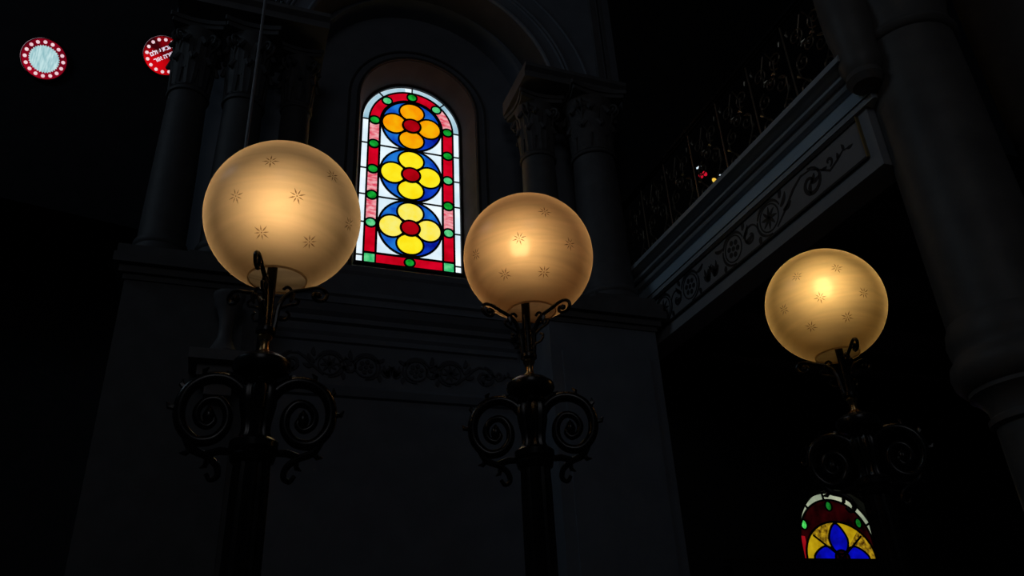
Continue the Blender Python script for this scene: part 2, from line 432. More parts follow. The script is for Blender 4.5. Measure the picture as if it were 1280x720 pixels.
# ------------------------------------------------------------------ columns
def leaf3d(mb, a, r0, z0, h, w, out, mat=None):
    """one carved acanthus leaf on a bell: rises, curls outwards at the tip"""
    n = 7; vs = []
    for i in range(n+1):
        t = i/n
        rr = r0+.012+out*(t**3)+.012*math.sin(t*PI)
        zz = z0+h*(math.sin(t*PI*.62)/math.sin(PI*.62) if t < .81 else 1-(t-.81)*.9)
        ww = w*(.75+.35*math.sin(PI*t))*(1-t**4*.75)
        for k in (-1, -.45, 0, .45, 1):
            da = k*ww/rr
            q = rr+(.014 if k in (-.45, .45) else 0)+(.004 if k == 0 else 0)
            vs.append((q*math.cos(a+da), q*math.sin(a+da), zz-abs(k)*h*.06))
    m2 = len(vs)
    vs2 = vs+[(x*.90, y*.90, z-.006) for x, y, z in vs]
    fs = []
    for i in range(n):
        for k in range(4):
            b = i*5+k
            fs.append((b, b+1, b+6, b+5)); fs.append((m2+b, m2+b+5, m2+b+6, m2+b+1))
        fs.append((i*5, i*5+5, m2+i*5+5, m2+i*5)); fs.append((i*5+4, m2+i*5+4, m2+i*5+9, i*5+9))
    fs.append((n*5, n*5+1, m2+n*5+1, m2+n*5)); fs.append((n*5+1, n*5+2, m2+n*5+2, m2+n*5+1))
    fs.append((n*5+2, n*5+3, m2+n*5+3, m2+n*5+2)); fs.append((n*5+3, n*5+4, m2+n*5+4, m2+n*5+3))
    mb.add([mat @ V(p) if mat else p for p in vs2], fs)
def column(name, x, y, r, z0, zneck, ztop, label, group=None, m=STONE):
    root = empty(name, (x, y, z0), label=label, cat='column', group=group, kind='thing')
    H = zneck-z0; T = ztop-z0
    mb = MB(); mb.box((-r*1.24, -r*1.24, 0), (r*1.24, r*1.24, .10))
    mb.lathe([(r*1.20, .10), (r*1.23, .13), (r*1.20, .17), (r*1.10, .18), (r*1.08, .21), (r*1.13, .23), (r*1.14, .26), (r*1.10, .29), (r*1.02, .30)], 40)
    mb.build('base', m, root, True)
    mb = MB(); n = 10
    mb.lathe([(lerp(r, r*.88, (i/n)**1.5), lerp(.30, H-.06, i/n)) for i in range(n+1)], 48)
    mb.build('shaft', m, root, True)
    mb = MB(); q = r*.88
    mb.lathe([(q, H-.06), (q*1.10, H-.05), (q*1.13, H-.03), (q*1.10, H-.01), (q, H), (q*1.02, H+.01), (q*1.06, H+.02), (q*1.06, H+.035), (q*.99, H+.045)], 40)
    hc = T-H
    mb.lathe([(q*.97, H+.04), (q*.97, H+hc*.5), (q*1.1, H+hc*.75), (q*1.25, H+hc*.88), (q*1.2, H+hc*.9)], 32)
    for k in range(8):
        leaf3d(mb, k*PI/4, q*.98, H+.04, hc*.42, .36*q, .07)
        leaf3d(mb, k*PI/4+PI/8, q*1.0, H+.04+hc*.22, hc*.46, .36*q, .09)
    for k in range(4):
        a = PI/4+k*PI/2; c, s_ = math.cos(a), math.sin(a)
        for sg in (-1, 1):
            pts = []
            for i in range(22):
                t = i/21; aa = -PI/2+t*2.6*PI; rr = .085*(1-t*.75)
                rad = q*1.25+rr*math.cos(aa); z = H+hc*.74+rr*math.sin(aa)
                off = sg*.035
                pts.append((rad*c-off*s_, rad*s_+off*c, z))
            mb.tube([(q*1.0*c, q*1.0*s_, H+hc*.45), (q*1.15*c, q*1.15*s_, H+hc*.58)]+pts, .017, 6)
    A = q*1.50; ab = []
    for k in range(4):
        for i in range(7):
            t = i/6*2-1; dd = A*.80+(A*.16)*t*t
            p = V((dd, t*A*.92)); p.rotate(M.Rotation(k*PI/2, 2))
            ab.append((p.x, p.y))
    for za, zb_, sc in ((T-hc*.12, T-hc*.06, .96), (T-hc*.06, T, 1.04)):
        n = len(ab); vs = [(px*sc, py*sc, za) for px, py in ab]+[(px*sc, py*sc, zb_) for px, py in ab]
        mb.add(vs, [tuple(range(n))[::-1], tuple(range(n, 2*n))]+[(i, (i+1) % n, (i+1) % n+n, i+n) for i in range(n)])
    mb.build('capital', CARVED if m is STONE else STONE_SHADED, root, True)
    return root
column('column', 3.64, 8.22, .26, 5.80, 8.25, 9.22, 'slimmer stone column with leafy capital right beside the tall coloured window', 'wall columns around the window niche')
column('column', 4.38, 7.98, .33, 5.80, 8.22, 9.25, 'thicker stone column with leafy capital between the slim one and the gallery balcony', 'wall columns around the window niche')
column('column', -.90, 7.95, .24, 5.72, 8.05, 9.05, 'leftmost stone column in shadow, next to the red roundels', 'wall columns around the window niche', STONE_SHADED)
column('column', -.28, 7.90, .25, 5.72, 8.02, 9.10, 'dim stone column with leafy capital above and behind the largest globe', 'wall columns around the window niche', STONE_SHADED)
column('column', .34, 8.22, .20, 5.95, 8.35, 9.22, 'narrow dim column at the left edge of the window niche', 'wall columns around the window niche', STONE_SHADED)
# entablature blocks on the capitals
mb = MB()
for x0, x1, y in ((-1.17, .62, 7.55), (3.3, 4.86, 7.62)):
    mb.extrude([(8.6, 9.26), (y+.06, 9.26), (y+.06, 9.36), (y, 9.40), (y, 9.46), (8.6, 9.5)], 'x', x0, x1)
mb.build('trim_10', STONE)['kind'] = 'structure'
# pedestals below the columns
def pedestal(name, x0, x1, y0, zt, label, m1=WALL, m2=STONE):
    root = empty(name, ((x0+x1)/2, (y0+8.6)/2, 0), label=label, cat='pedestal', kind='thing')
    w = (x1-x0)/2; d = (8.6-y0)/2
    mb = MB(); mb.box((-w, -d, .35), (w, d, zt-.34))
    mb.box((-w+.14, -d-.02, 1.2), (w-.14, -d, zt-.7)); mb.build('block', m1, root)
    mb = MB()
    for g, a, b in ((.02, zt-.34, zt-.28), (.06, zt-.28, zt-.20), (.12, zt-.20, zt-.10), (.10, zt-.10, zt)): mb.box((-w-g, -d-g, a), (w+g, d, b))
    mb.build('cap_moulding', m2, root)
    mb = MB()
    for g, a, b in ((.10, 0, .22), (.05, .22, .35)): mb.box((-w-g, -d-g, a), (w+g, d, b))
    mb.build('plinth', m2, root)
pedestal('pedestal', -1.12, .16, 7.55, 5.72, 'dark stone pedestal below the left cluster of columns', STONE_SHADED, STONE_SHADED)
pedestal('pedestal', 3.34, 4.74, 7.60, 5.80, 'dark stone pedestal under the columns right of the coloured window')
# small stone urn on a bracket in front of the left pedestal
mb = MB(); mb.box((-.42, 7.12, 4.46), (.14, 7.55, 4.56)); mb.box((-.34, 7.22, 4.34), (.06, 7.55, 4.46)); mb.box((-.26, 7.34, 4.20), (-.02, 7.55, 4.34))
tag(mb.build('wall_bracket', STONE), 'stepped stone bracket on the left pedestal, carrying the pale urn', 'bracket', kind='thing')
rt = empty('stone_urn', (-.14, 7.34, 4.56), label='small pale waisted stone urn, half hidden below the largest globe', cat='urn', kind='thing')
mb = MB(); mb.lathe([(.17, 0), (.17, .04), (.13, .06), (.10, .12), (.065, .20), (.06, .30), (.07, .40), (.10, .50), (.13, .55), (.135, .60), (.15, .62), (.15, .66), (.12, .66), (.11, .60)], 32)
mb.build('body', STONE, rt, True)

# ------------------------------------------------------------------ near column at the right
rt = empty('marble_column', (5.33, 3.73, 0), label='massive round column in the right foreground, with ringed collar halfway up', cat='column', kind='thing')
mb = MB(); mb.lathe([(.46, 0), (.46, .5), (.42, .55), (.36, .62), (.33, .7), (.30, .9), (.295, 3.12)], 64); mb.build('lower_shaft', STONE_WARM, rt, True)
mb = MB(); mb.lathe([(.30, 3.12), (.33, 3.14), (.33, 3.18), (.305, 3.20), (.31, 3.26), (.36, 3.33), (.40, 3.36), (.40, 3.39), (.43, 3.41), (.465, 3.46), (.478, 3.53), (.465, 3.60), (.43, 3.64), (.425, 3.67), (.435, 3.72), (.44, 3.78), (.425, 3.86), (.40, 3.92)], 64)
mb.build('collar', STONE_WARM, rt, True)
mb = MB(); mb.lathe([(.40, 3.92), (.398, 5), (.392, 6.2), (.388, 6.54)], 64); mb.build('upper_shaft', STONE_WARM, rt, True)
mb = MB(); mb.lathe([(.388, 6.54), (.42, 6.56), (.435, 6.60), (.42, 6.64), (.395, 6.66), (.40, 6.76), (.42, 6.9), (.50, 7.2), (.52, 7.35), (.50, 7.5), (.60, 7.8), (.66, 8.1), (.66, 8.3)], 64)
mb.lathe([(.31, 8.3), (.31, 12.0)], 48)
mb.build('capital', STONE_WARM, rt, True)
mb = MB(); mb.lathe([(.03, 6.10), (.09, 6.12), (.12, 6.18), (.11, 6.24), (.125, 6.28), (.14, 6.36), (.135, 6.44), (.14, 6.6), (.155, 6.75), (.16, 7.0), (.15, 8.3)], 40, mat=M.Translation((-.50, .09, 0)) @ M.Diagonal((1.32, 1.32, 1, 1)))
mb.build('corbel', STONE_WARM, rt, True)
rt = empty('marble_column', (6.75, 3.55, 0), label='second massive round column, cut by the right edge of the picture behind the nearer one', cat='column', kind='thing')
mb = MB(); mb.lathe([(.5, 0), (.5, .5), (.44, .6), (.42, .9), (.42, 12)], 64); mb.build('shaft', STONE_WARM, rt, True)
mb = MB(); mb.lathe([(.52, 3.5), (.55, 3.56), (.52, 3.62), (.47, 3.66), (.47, 3.44)], 48, caps=False); mb.build('collar', STONE_WARM, rt, True)
# ------------------------------------------------------------------ gallery balcony
BX, Y0, Y1 = 4.93, 3.98, 9.0
def tz(za, p): return 1.6+(za-1.6)*(BX-p)/BX
rt = empty('balcony', (BX, 6.5, 5.44), label='grey and blue moulded gallery balcony front running up to the near column', cat='balcony', kind='thing')
def bal(mb, name, m, **k): 
    for i in range(len(mb.v)): mb.v[i] = mb.v[i]-V((BX, 6.5, 5.44))
    return mb.build(name, m, rt, **k)
mb = MB()
prof = [(BX+.0, 5.44), (BX, 6.30), (BX+.5, 6.30), (BX+.5, 5.62), (BX+.30, 5.44)]
mb.extrude(prof, 'y', Y0, Y1)
bal(mb, 'fascia', [BAND_GREY])
mb = MB()
cp = [(0, 6.06), (.035, 6.07), (.035, 6.12), (.015, 6.135), (.045, 6.145), (.060, 6.285), (.075, 6.30), (.12, 6.36), (.135, 6.40), (.135, 6.435), (.15, 6.45), (.19, 6.49), (.20, 6.505), (.20, 6.525), (.18, 6.54), (.20, 6.58), (.25, 6.64), (.285, 6.69), (.30, 6.70), (.30, 6.745), (.28, 6.76)]
pr = [(BX-p, tz(z, p)) for p, z in cp]+[(BX+.5, tz(6.76, .28)), (BX+.5, 6.0)]
mis = [0]*len(pr); mis[4] = 1
mb.extrude(pr, 'y', 3.86, Y1, 0, mis)
bal(mb, 'cornice', [BAND_LIT, BAND_BLUE])
mb = MB(); a, b, z0, z1 = 4.10, 8.98, 5.60, 6.01
mb.box((BX-.012, a, z0), (BX+.01, b, z1)); panel = bal(mb, 'painted_panel', [PANEL])
mb = MB(); t = .014
for (ya, yb, za, zb) in ((a-t, a, z0-t, z1+t), (b, b+t, z0-t, z1+t)):
    mb = MB(); mb.box((BX-.032, ya, za), (BX+.01, yb, zb)); bal(mb, 'gilt_bead', [GILT])
mb = MB(); t = .05
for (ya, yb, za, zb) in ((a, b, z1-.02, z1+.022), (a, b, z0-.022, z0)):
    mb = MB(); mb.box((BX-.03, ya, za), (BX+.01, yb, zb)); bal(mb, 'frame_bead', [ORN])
mb = MB()
# vine laid on the panel: local x runs along +Y
mt = M.Translation((BX-.012, 6.54, 5.800)) @ M.Rotation(PI/2, 4, 'Z') @ M.Scale(-1, 4, (0, 1, 0))
mt = M(((0, 1, 0, BX-.012), (1, 0, 0, 6.54), (0, 0, 1, 5.800), (0, 0, 0, 1)))
vine(mb, 0, 2.22, .40, -.004, 0, mt); vine(mb, 0, -2.28, .40, -.004, 0, mt)
o = bal(mb, 'vine_ornament', [ORN])
# gallery floor behind, with its plain underside
mb = MB(); mb.box((BX+.5, 4.2, 5.70), (14, 9.5, 6.1)); mb.box((BX+.30, Y0, 5.44), (BX+.34, Y1, 5.46))
for y in (4.6, 5.8, 7.0, 8.2): mb.box((BX+.5, y-.10, 5.5), (14, y+.10, 5.70))
tag(mb.build('ceiling_gallery', WALL_DIM), kind='structure')

# railing of scrolled iron panels
def rail_panel():
    mb = MB(); L = .60; H = 1.05; r = .008
    Y = lambda p: (0, p[0], p[1])
    def sc(cx, cz, r0, turns, a0, d, rr=.008): mb.tube([Y(p) for p in spiral(cx, cz, r0, turns, a0, d, 18)], rr, 4)
    for sgn in (1, -1):
        f = lambda pts: [(p[0]*sgn, p[1]) for p in pts]
        mb.tube([Y(p) for p in f([(0.0, .10), (.10, .16), (.20, .30), (.22, .46), (.12, .54)])], .009, 4)
        mb.tube([Y(p) for p in f(spiral(.13, .44, .10, 1.4, PI/2, -1, 18))], .009, 4)
        mb.tube([Y(p) for p in f(spiral(.15, .16, .09, 1.4, -PI/2, 1, 18))], .009, 4)
        mb.tube([Y(p) for p in f(spiral(.14, .76, .11, 1.5, -PI/2, -1, 18))], .009, 4)
        mb.tube([Y(p) for p in f([(.0, .56), (.08, .62), (.10, .78), (.02, .95)])], .008, 4)
        for (x, z, a) in ((.20, .30, .8), (.10, .60, 2.2), (.23, .85, 1.2)):
            q = [(x, z), (x+.045*math.cos(a), z+.045*math.sin(a)), (x+.08*math.cos(a+.4), z+.08*math.sin(a+.4))]
            mb.tube([Y(p) for p in f(q)], [.010, .018, .003], 5)
    mb.tube([Y(p) for p in ell(0, .56, .06, .06, 16)], .009, 4, closed=True)
    mb.tube([Y((L/2, 0)), Y((L/2, H))], .010, 6)
    mb.lathe([(.002, -.02), (.018, 0), (.018, .02), (.002, .04)], 8, mat=M.Translation((0, 0, .56)))
    return mb
RX, RZ = 4.80, tz(6.76, .28)
rl = empty('railing', (RX, 6.4, RZ), label='dark scrolled iron railing standing on the balcony cornice', cat='railing', kind='thing')
mb = MB(); mb.box((-.03, -2.45, 1.09), (.03, 2.55, 1.13)); mb.box((-.018, -2.45, 1.05), (.018, 2.55, 1.065)); mb.build('handrail', IRON, rl)
mb = MB(); mb.box((-.015, -2.45, .0), (.015, 2.55, .03)); mb.build('bottom_rail', IRON, rl)
first = rail_panel().build('railing_panel', RAILM, rl); first.location = (0, -2.15, .0)
for k in range(1, 8):
    c = first.copy(); COL.objects.link(c); c.parent = rl; c.location = (0, -2.15+.6*k, .0)

# bay behind the gallery, at the right
mb = MB()
W2X, W2S, W2Y = 8.44, 3.33, 9.5
arch_face(mb, 4.95, 14, 0, 5.6, 9.33, 9.52, W2X, W2S, .76, 1.2)
mb.box((4.95, 9.33, 5.6), (14, 9.6, 17.5))
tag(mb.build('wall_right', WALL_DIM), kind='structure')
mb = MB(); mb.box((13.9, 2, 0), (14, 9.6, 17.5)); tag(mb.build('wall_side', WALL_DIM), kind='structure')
# wooden screen whose straight top cuts the lower window
sr = empty('wooden_screen', (8.5, 9.1, 0), label='dark wooden screen with a level top across the foot of the small window', cat='screen', kind='thing')
mb = MB(); mb.box((-2.2, -.03, 0), (2.2, .03, 3.03)); mb.build('board', WOOD, sr)
mb = MB(); mb.box((-2.25, -.06, 3.03), (2.25, .06, 3.075)); mb.build('top_rail', WOOD, sr)
mb = MB()
for k in range(6): mb.box((-2.1+k*.7, -.045, .3), (-1.55+k*.7, -.03, 2.8))
mb.build('panel', WOOD, sr)

# ------------------------------------------------------------------ stained glass windows
def petal4(cx, cz, dist_v, dist_h, rv, rh):
    (a, b), (c, d) = rv, rh
    return [ell(cx, cz+dist_v, a, b), ell(cx, cz-dist_v, a, b), ell(cx-dist_h, cz, c, d), ell(cx+dist_h, cz, c, d)]
def tall_window():
    Y = 9.5; cx = CX; zb = 7.0; sp = 9.5
    root = empty('window_1', (cx, Y, zb)); root['kind'] = 'structure'
    keys = ['white', 'ice', 'yellow', 'pale_yellow', 'orange', 'blue', 'deep_blue', 'red', 'centre_red', 'pink', 'green', 'mint']
    mats = [G[k] for k in keys]; I = {k: i for i, k in enumerate(keys)}
    g = MB(); c = MB(); o = V((cx, Y, zb))
    mt = M.Translation((0, 0, -zb))
    def P(pts, k, y): g.plate([(x, z-zb) for x, z in pts], -y, -y+.004, I[k])
    def C(pts, w=.024, y=.016, closed=False): c.strip([(x, z-zb) for x, z in pts], w*1.22, -y, 0.002, 0, closed=closed)
    # pale outer band / background
    P([(-.75, zb), (.75, zb)]+arc(0, sp, .75, 0, PI, 40)+[], 'white', .002)
    for z0_, z1_ in ((sp-.35, sp+.0),):
        P([(-.745, z0_+.35)]+[(x, z) for x, z in arc(0, sp, .745, PI, PI*.55, 12)]+[(x, z) for x, z in arc(0, sp, .66, PI*.55, PI, 12)], 'ice', .003)
    P(arc(0, sp, .745, PI*.50, 0, 20)+arc(0, sp, .66, 0, PI*.50, 20), 'ice', .003)
    # red border
    oi, ii = .655, .485
    gz = [9.50, 9.05, 8.59, 8.13, 7.66]
    top = [PI, PI*.74, PI*.5, PI*.26, 0]
    Lc = ['pink', 'red', 'pink', 'pink', 'red']; Rc = ['red', 'red', 'red', 'pink', 'red']
    zz = gz+[7.17]
    for k in range(5):
        for sx, cc in ((-1, Lc), (1, Rc)):
            a, b = sx*ii, sx*oi
            P([(a, zz[k+1]), (b, zz[k+1]), (b, zz[k]), (a, zz[k])], cc[k], .004)
    for k, cc in enumerate(['red', 'red', 'red', 'pink']):
        P(arc(0, sp, oi, top[k], top[k+1], 12)+arc(0, sp, ii, top[k+1], top[k], 12), cc, .004)
    P([(-oi, zb), (oi, zb), (oi, 7.17), (-oi, 7.17)], 'red', .004)
    for sx in (-1, 1):
        q = [(sx*ii, zb), (sx*oi, zb), (sx*oi, 7.17), (sx*ii, 7.17)]
        P(q, 'mint' if sx > 0 else 'mint', .006); C(q, .026, closed=True)
        for i, z in enumerate(gz):
            e = ell(sx*.57, z, .080, .073); P(e, 'mint' if (i in (4,) or (sx > 0 and i == 2)) else 'green', .008); C(e, .022, closed=True)
    for a in top[1:-1]:
        e = ell(.57*math.cos(a), sp+.57*math.sin(a), .078, .073); P(e, 'mint' if a != PI*.5 else 'green', .008); C(e, .022, closed=True)
    e = ell(0, 7.085, .075, .068); P(e, 'green', .008); C(e, .022, closed=True)
    # border cames
    C([(-oi, zb)]+[(-oi, sp)]+arc(0, sp, oi, PI, 0, 40)+[(oi, zb)], .022)
    C([(-ii, 7.17)]+[(-ii, sp)]+arc(0, sp, ii, PI, 0, 40)+[(ii, 7.17)], .026)
    C([(-oi, 7.17), (oi, 7.17)], .026); C([(-.75, zb+.008), (.75, zb+.008)], .02)
    for i, z in enumerate(gz+[7.12]):
        for sx in (-1, 1): C([(sx*oi, z), (sx*.75, z)], .016)
    for a in top[1:-1]: C([(oi*math.cos(a), sp+oi*math.sin(a)), (.75*math.cos(a), sp+.75*math.sin(a))], .016)
    # three flowers
    for cz, kp, kb in ((7.65, 'pale_yellow', 'blue'), (8.58, 'yellow', 'blue'), (9.5, 'orange', 'blue')):
        P(ell(0, cz, .465, .465, 48), kb, .006)
        q = arc(0, cz, .46, -PI/2, 0, 14)+[(0, cz)]; P(q, 'deep_blue', .0075)
        C(ell(0, cz, .465, .465, 48), .026, closed=True)
        for i, pt in enumerate(petal4(0, cz, .266, .270, (.198, .172), (.190, .186))):
            P(pt, kp if not (kp == 'pale_yellow' and i in (1,)) else 'yellow', .010); C(pt, .024, .018, closed=True)
        e = ell(0, cz, .140, .125); P(e, 'centre_red', .022); C(e, .026, .026, closed=True)
    for z in (8.115, 9.04): C([(-ii, z), (ii, z)], .020, .014)
    gg = g.build('stained_glass', mats, root); gg['label'] = 'red, yellow, blue and white stained glass'
    c.build('lead_came', LEAD, root)
    m = MB(); fr = [(-.77, zb-.02-zb)]+[(x, z-zb) for x, z in arc(0, sp, .77, PI, 0, 48)]+[(.77, -.02)]
    m.strip(fr, .035, -.04, .02, closed=True); m.build('window_frame', REVEAL, root)
tall_window()

def lower_window():
    Y = W2Y; root = empty('window_2', (W2X, Y, W2S)); root['kind'] = 'structure'
    keys = ['dim_white', 'dim_red', 'amber', 'dim_yellow', 'cobalt', 'dim_green', 'bright_green', 'wine', 'side_red']
    mats = [G[k] for k in keys]; I = {k: i for i, k in enumerate(keys)}
    g = MB(); c = MB()
    def P(pts, k, y): g.plate(pts, -y, -y+.004, I[k])
    def C(pts, w=.024, y=.018, closed=False): c.strip(pts, w, -y, 0.002, 0, closed=closed)
    def full(r, zb): return [(-r, zb), (r, zb)]+arc(0, 0, r, 0, PI, 40)
    P(full(.75, -2), 'dim_white', .002); P(full(.635, -2), 'dim_red', .004)
    C([(-.645, -2)]+arc(0, 0, .645, PI, 0, 40)+[(.645, -2)], .028); C([(-.745, -2)]+arc(0, 0, .745, PI, 0, 40)+[(.745, -2)], .02)
    for a in (160, 128, 97, 66, 52, 26, 4): C([(.66*math.cos(R(a)), .66*math.sin(R(a))), (.75*math.cos(R(a)), .75*math.sin(R(a)))], .028)
    P([(-.64, -.25), (-.55, -.25), (-.55, .12), (-.64, .13)], 'side_red', .0055)
    for a, k, rr in ((152, 'bright_green', .60), (92, 'dim_green', .555), (35, 'dim_green', .555)):
        e = ell(rr*math.cos(R(a)), rr*math.sin(R(a)), .058, .07); P(e, k, .007); C(e, .022, closed=True)
    for cz in (-.18, -1.25):
        E = ell(.02, cz, .61, .51, 48)
        P(E, 'amber', .008)
        P([(-.50, cz), (-.02, cz)]+[(x, z) for x, z in arc(.02, cz, .60, PI*.77, PI, 10, .50)], 'dim_yellow', .0095)
        P([(.02, cz), ]+arc(.02, cz, .60, PI*.28, PI*.48, 10, .50), 'dim_yellow', .0095)
        C(E, .030, closed=True)
        for a in (40, 140, 220, 320): C([(.02, cz), (.02+.56*math.cos(R(a)), cz+.49*math.sin(R(a)))], .026, .02)
        for k in range(4):
            a = PI/2*k; L = .47 if k % 2 else .50; pts = []
            for i in range(24):
                u = 2*PI*i/24; rr = .27+.215*math.cos(u); ww = .165*math.sin(u)*(1.0 if math.cos(u) < 0 else (1-.35*math.cos(u)))
                pts.append((.02+rr*math.cos(a)-ww*math.sin(a), cz+rr*math.sin(a)+ww*math.cos(a)))
            P(pts, 'cobalt', .012); C(pts, .028, .022, closed=True)
        e = ell(.02, cz, .12, .11); P(e, 'wine', .015); C(e, .03, .024, closed=True)
    g.build('stained_glass', mats, root)['label'] = 'cobalt, amber and green stained glass'
    c.build('lead_came', LEAD, root)
    m = MB(); m.strip([(-.77, -2.02)]+arc(0, 0, .77, PI, 0, 48)+[(.77, -2.02)], .035, -.04, .02, closed=True); m.build('window_frame', REVEAL, root)
lower_window()

# small leaded light glimpsed through the railing
root = empty('window_3', (7.31, 9.32, 9.44)); root['kind'] = 'structure'
g = MB()
for (x, z, rx, rz, k) in ((-.15, -.01, .045, .048, 2), (-.06, .055, .045, .05, 2), (.115, -.055, .05, .052, 3)): g.plate(ell(x, z, rx, rz, 16), -.012, -.006, k)
g.plate([(-.21, .12), (-.13, .165), (-.105, .205), (-.125, .215), (-.17, .185), (-.215, .15)], -.012, -.006, 1)
g.plate([(.235, .075), (.28, .08), (.28, .10), (.235, .095)], -.012, -.006, 1)
g.plate([(-.30, -.22), (.36, -.22), (.36, .32), (-.30, .32)], -.006, 0, 0)
g.build('stained_glass', [LEAD, G['white'], G['ember'], G['gallery_gold']], root)
m = MB(); m.strip([(-.31, -.23), (.37, -.23), (.37, .33), (-.31, .33)], .04, -.02, .02, closed=True); m.build('window_frame', LEAD, root)

# ------------------------------------------------------------------ far vault slope with its two red roundels
CAM = V((0, 0, 1.6))
D1 = V((-.229, .748, .623)).normalized(); D2 = V((-.1162, .7452, .6562)).normalized()
nrm = -((D1+D2)/2).normalized()
pc = CAM+((D1+D2)/2).normalized()*18.0
xa = V((0, 0, 1)).cross(nrm); xa = -xa.normalized()
if xa.x < 0: xa = -xa
za = nrm.cross(xa)
if za.z < 0: za = -za
def plane_pt(d): 
    t = (pc-CAM).dot(nrm)/d.dot(nrm); return CAM+d*t
def basis(o, back=0.0):
    # columns: x axis, y axis (into the wall), z axis
    y = -nrm
    return M(((xa.x, y.x, za.x, o.x+y.x*back), (xa.y, y.y, za.y, o.y+y.y*back), (xa.z, y.z, za.z, o.z+y.z*back), (0, 0, 0, 1)))
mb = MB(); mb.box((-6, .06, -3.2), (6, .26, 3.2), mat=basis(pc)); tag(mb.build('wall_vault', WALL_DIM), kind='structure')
def roundel(name, d, text, label):
    root = bpy.data.objects.new(name, None); COL.objects.link(root); root.matrix_world = basis(plane_pt(d)); root['kind'] = 'structure'
    root['label'] = label
    r = .375
    g = MB(); mats = [G['rose_red'] if not text else G['signal_red'], G['rose_dot'], G['aqua_white'], LEAD, G['lettering']]
    g.plate(ell(0, 0, r, r, 48), .02, .03, 0)
    for k in range(16):
        a = 2*PI*(k+.35)/16; g.plate(ell(r*.845*math.cos(a), r*.845*math.sin(a), r*.088, r*.088, 14), .008, .02, 1)
    if not text:
        star = []
        for k in range(72):
            a = 2*PI*k/72; q = r*(.70 if k % 2 else .635); star.append((q*math.cos(a), q*math.sin(a)))
        g.plate(star, .008, .02, 2)
    g.build('stained_glass', mats, root)
    m = MB(); m.strip(arc(0, 0, r*1.045, R(70), R(235), 40), .012, .0, .004, ws=[.012*math.sin(PI*(i+.5)/41.5) for i in range(41)])  # glowing crescent added as the highlight on the rim
    m.build('glass_edge', lit_glass('glass_edge', rgb(120, 90, 100), rgb(190, 150, 165)), root)
    m = MB(); m.lathe([(r*1.04, -.02), (r*1.08, -.02), (r*1.10, .06), (r*1.04, .06)], 56, mat=M.Rotation(-PI/2, 4, 'X'), caps=False); m.build('window_frame', LEAD, root, True)
    if text:
        for i, (ln, x, z, sz) in enumerate(text):
            cu = bpy.data.curves.new('lettering', 'FONT'); cu.body = ln; cu.size = sz; cu.extrude = .004; cu.align_x = 'CENTER'; cu.offset = .004
            ob = bpy.data.objects.new('tmp_text', cu); COL.objects.link(ob)
            bpy.context.view_layer.update()
            me = bpy.data.meshes.new_from_object(ob.evaluated_get(bpy.context.evaluated_depsgraph_get()))
            bpy.data.objects.remove(ob)
            me.materials.clear(); me.materials.append(G['lettering'])
            o = bpy.data.objects.new('lettering', me); COL.objects.link(o); o.parent = root
            o.location = (x, .008, z); o.rotation_euler = (PI/2, -R(42), 0)
roundel('window_4', D1, None, 'round window with a red ring of white dots around pale blue glass')
roundel('window_5', D2, [('\u05dd\u05dc\u05d5\u05e2 \u05ea\u05d1\u05d4\u05d0', -.03, .085, .112), ('\u05e8\u05d5\u05d0 \u05d4\u05e8\u05d5\u05ea', .035, -.040, .112)], 'round red window with white lettering, partly hidden by the left columns')

# ------------------------------------------------------------------ globe lamps
def star(mb, c, R0, size, mi, seed):
    c = V(c).normalized()
    up = V((0, 0, 1)); e = up.cross(c).normalized(); f = c.cross(e)
    for k in range(8):
        a = k*PI/4+seed; L = size*(1 if k % 2 == 0 else .86)
        d = e*math.cos(a)+f*math.sin(a); s = e*-math.sin(a)+f*math.cos(a)
        pts = [d*(L*.16), d*(L*.5)+s*(L*.085), d*L, d*(L*.5)-s*(L*.085)]
        mb.add([(c*R0+p).normalized()*(R0+.0006) for p in pts], [(0, 1, 2, 3)], mi)
    mb.add([(c*R0+(e*math.cos(k*PI/4)+f*math.sin(k*PI/4))*size*.09).normalized()*(R0+.0006) for k in range(8)], [tuple(range(8))], mi)

def spiral3(cx, cz, r0, r1, a0, turns, n):
    return [(cx+lerp(r0, r1, i/n)*math.cos(a0+turns*2*PI*i/n), 0, cz+lerp(r0, r1, i/n)*math.sin(a0+turns*2*PI*i/n)) for i in range(n+1)]
def arm_mesh():
    m = MB()
    p = spline([(.018, 0, -.43), (.024, 0, -.38), (.028, 0, -.33), (.042, 0, -.288), (.064, 0, -.264), (.095, 0, -.250), (.128, 0, -.234), (.153, 0, -.233), (.166, 0, -.250), (.158, 0, -.272), (.138, 0, -.278), (.125, 0, -.267), (.129, 0, -.253), (.139, 0, -.253)], 5)
    n = len(p); m.tube(p, [.0075-.0025*i/n for i in range(n)], 8)
    m.tube(spline([(.05, 0, -.285), (.060, 0, -.262), (.048, 0, -.250), (.036, 0, -.262)], 5), [.005]*15+[.003], 6)
    m.tube(spline([(.032, 0, -.33), (.055, 0, -.315), (.078, 0, -.305), (.084, 0, -.290), (.072, 0, -.286)], 5), .0045, 6)
    m.tube(spline([(.026, 0, -.37), (.05, 0, -.365), (.06, 0, -.345), (.050, 0, -.335)], 5), .0045, 6)
    m.tube([(.060, 0, -.300), (.066, 0, -.272), (.056, 0, -.250)], [.004, .008, .002], 6)
    m.lathe([(.001, -.012), (.010, -.006), (.010, .004), (.001, .012)], 10, mat=M.Translation((.140, 0, -.257)))
    return m
ARM = None
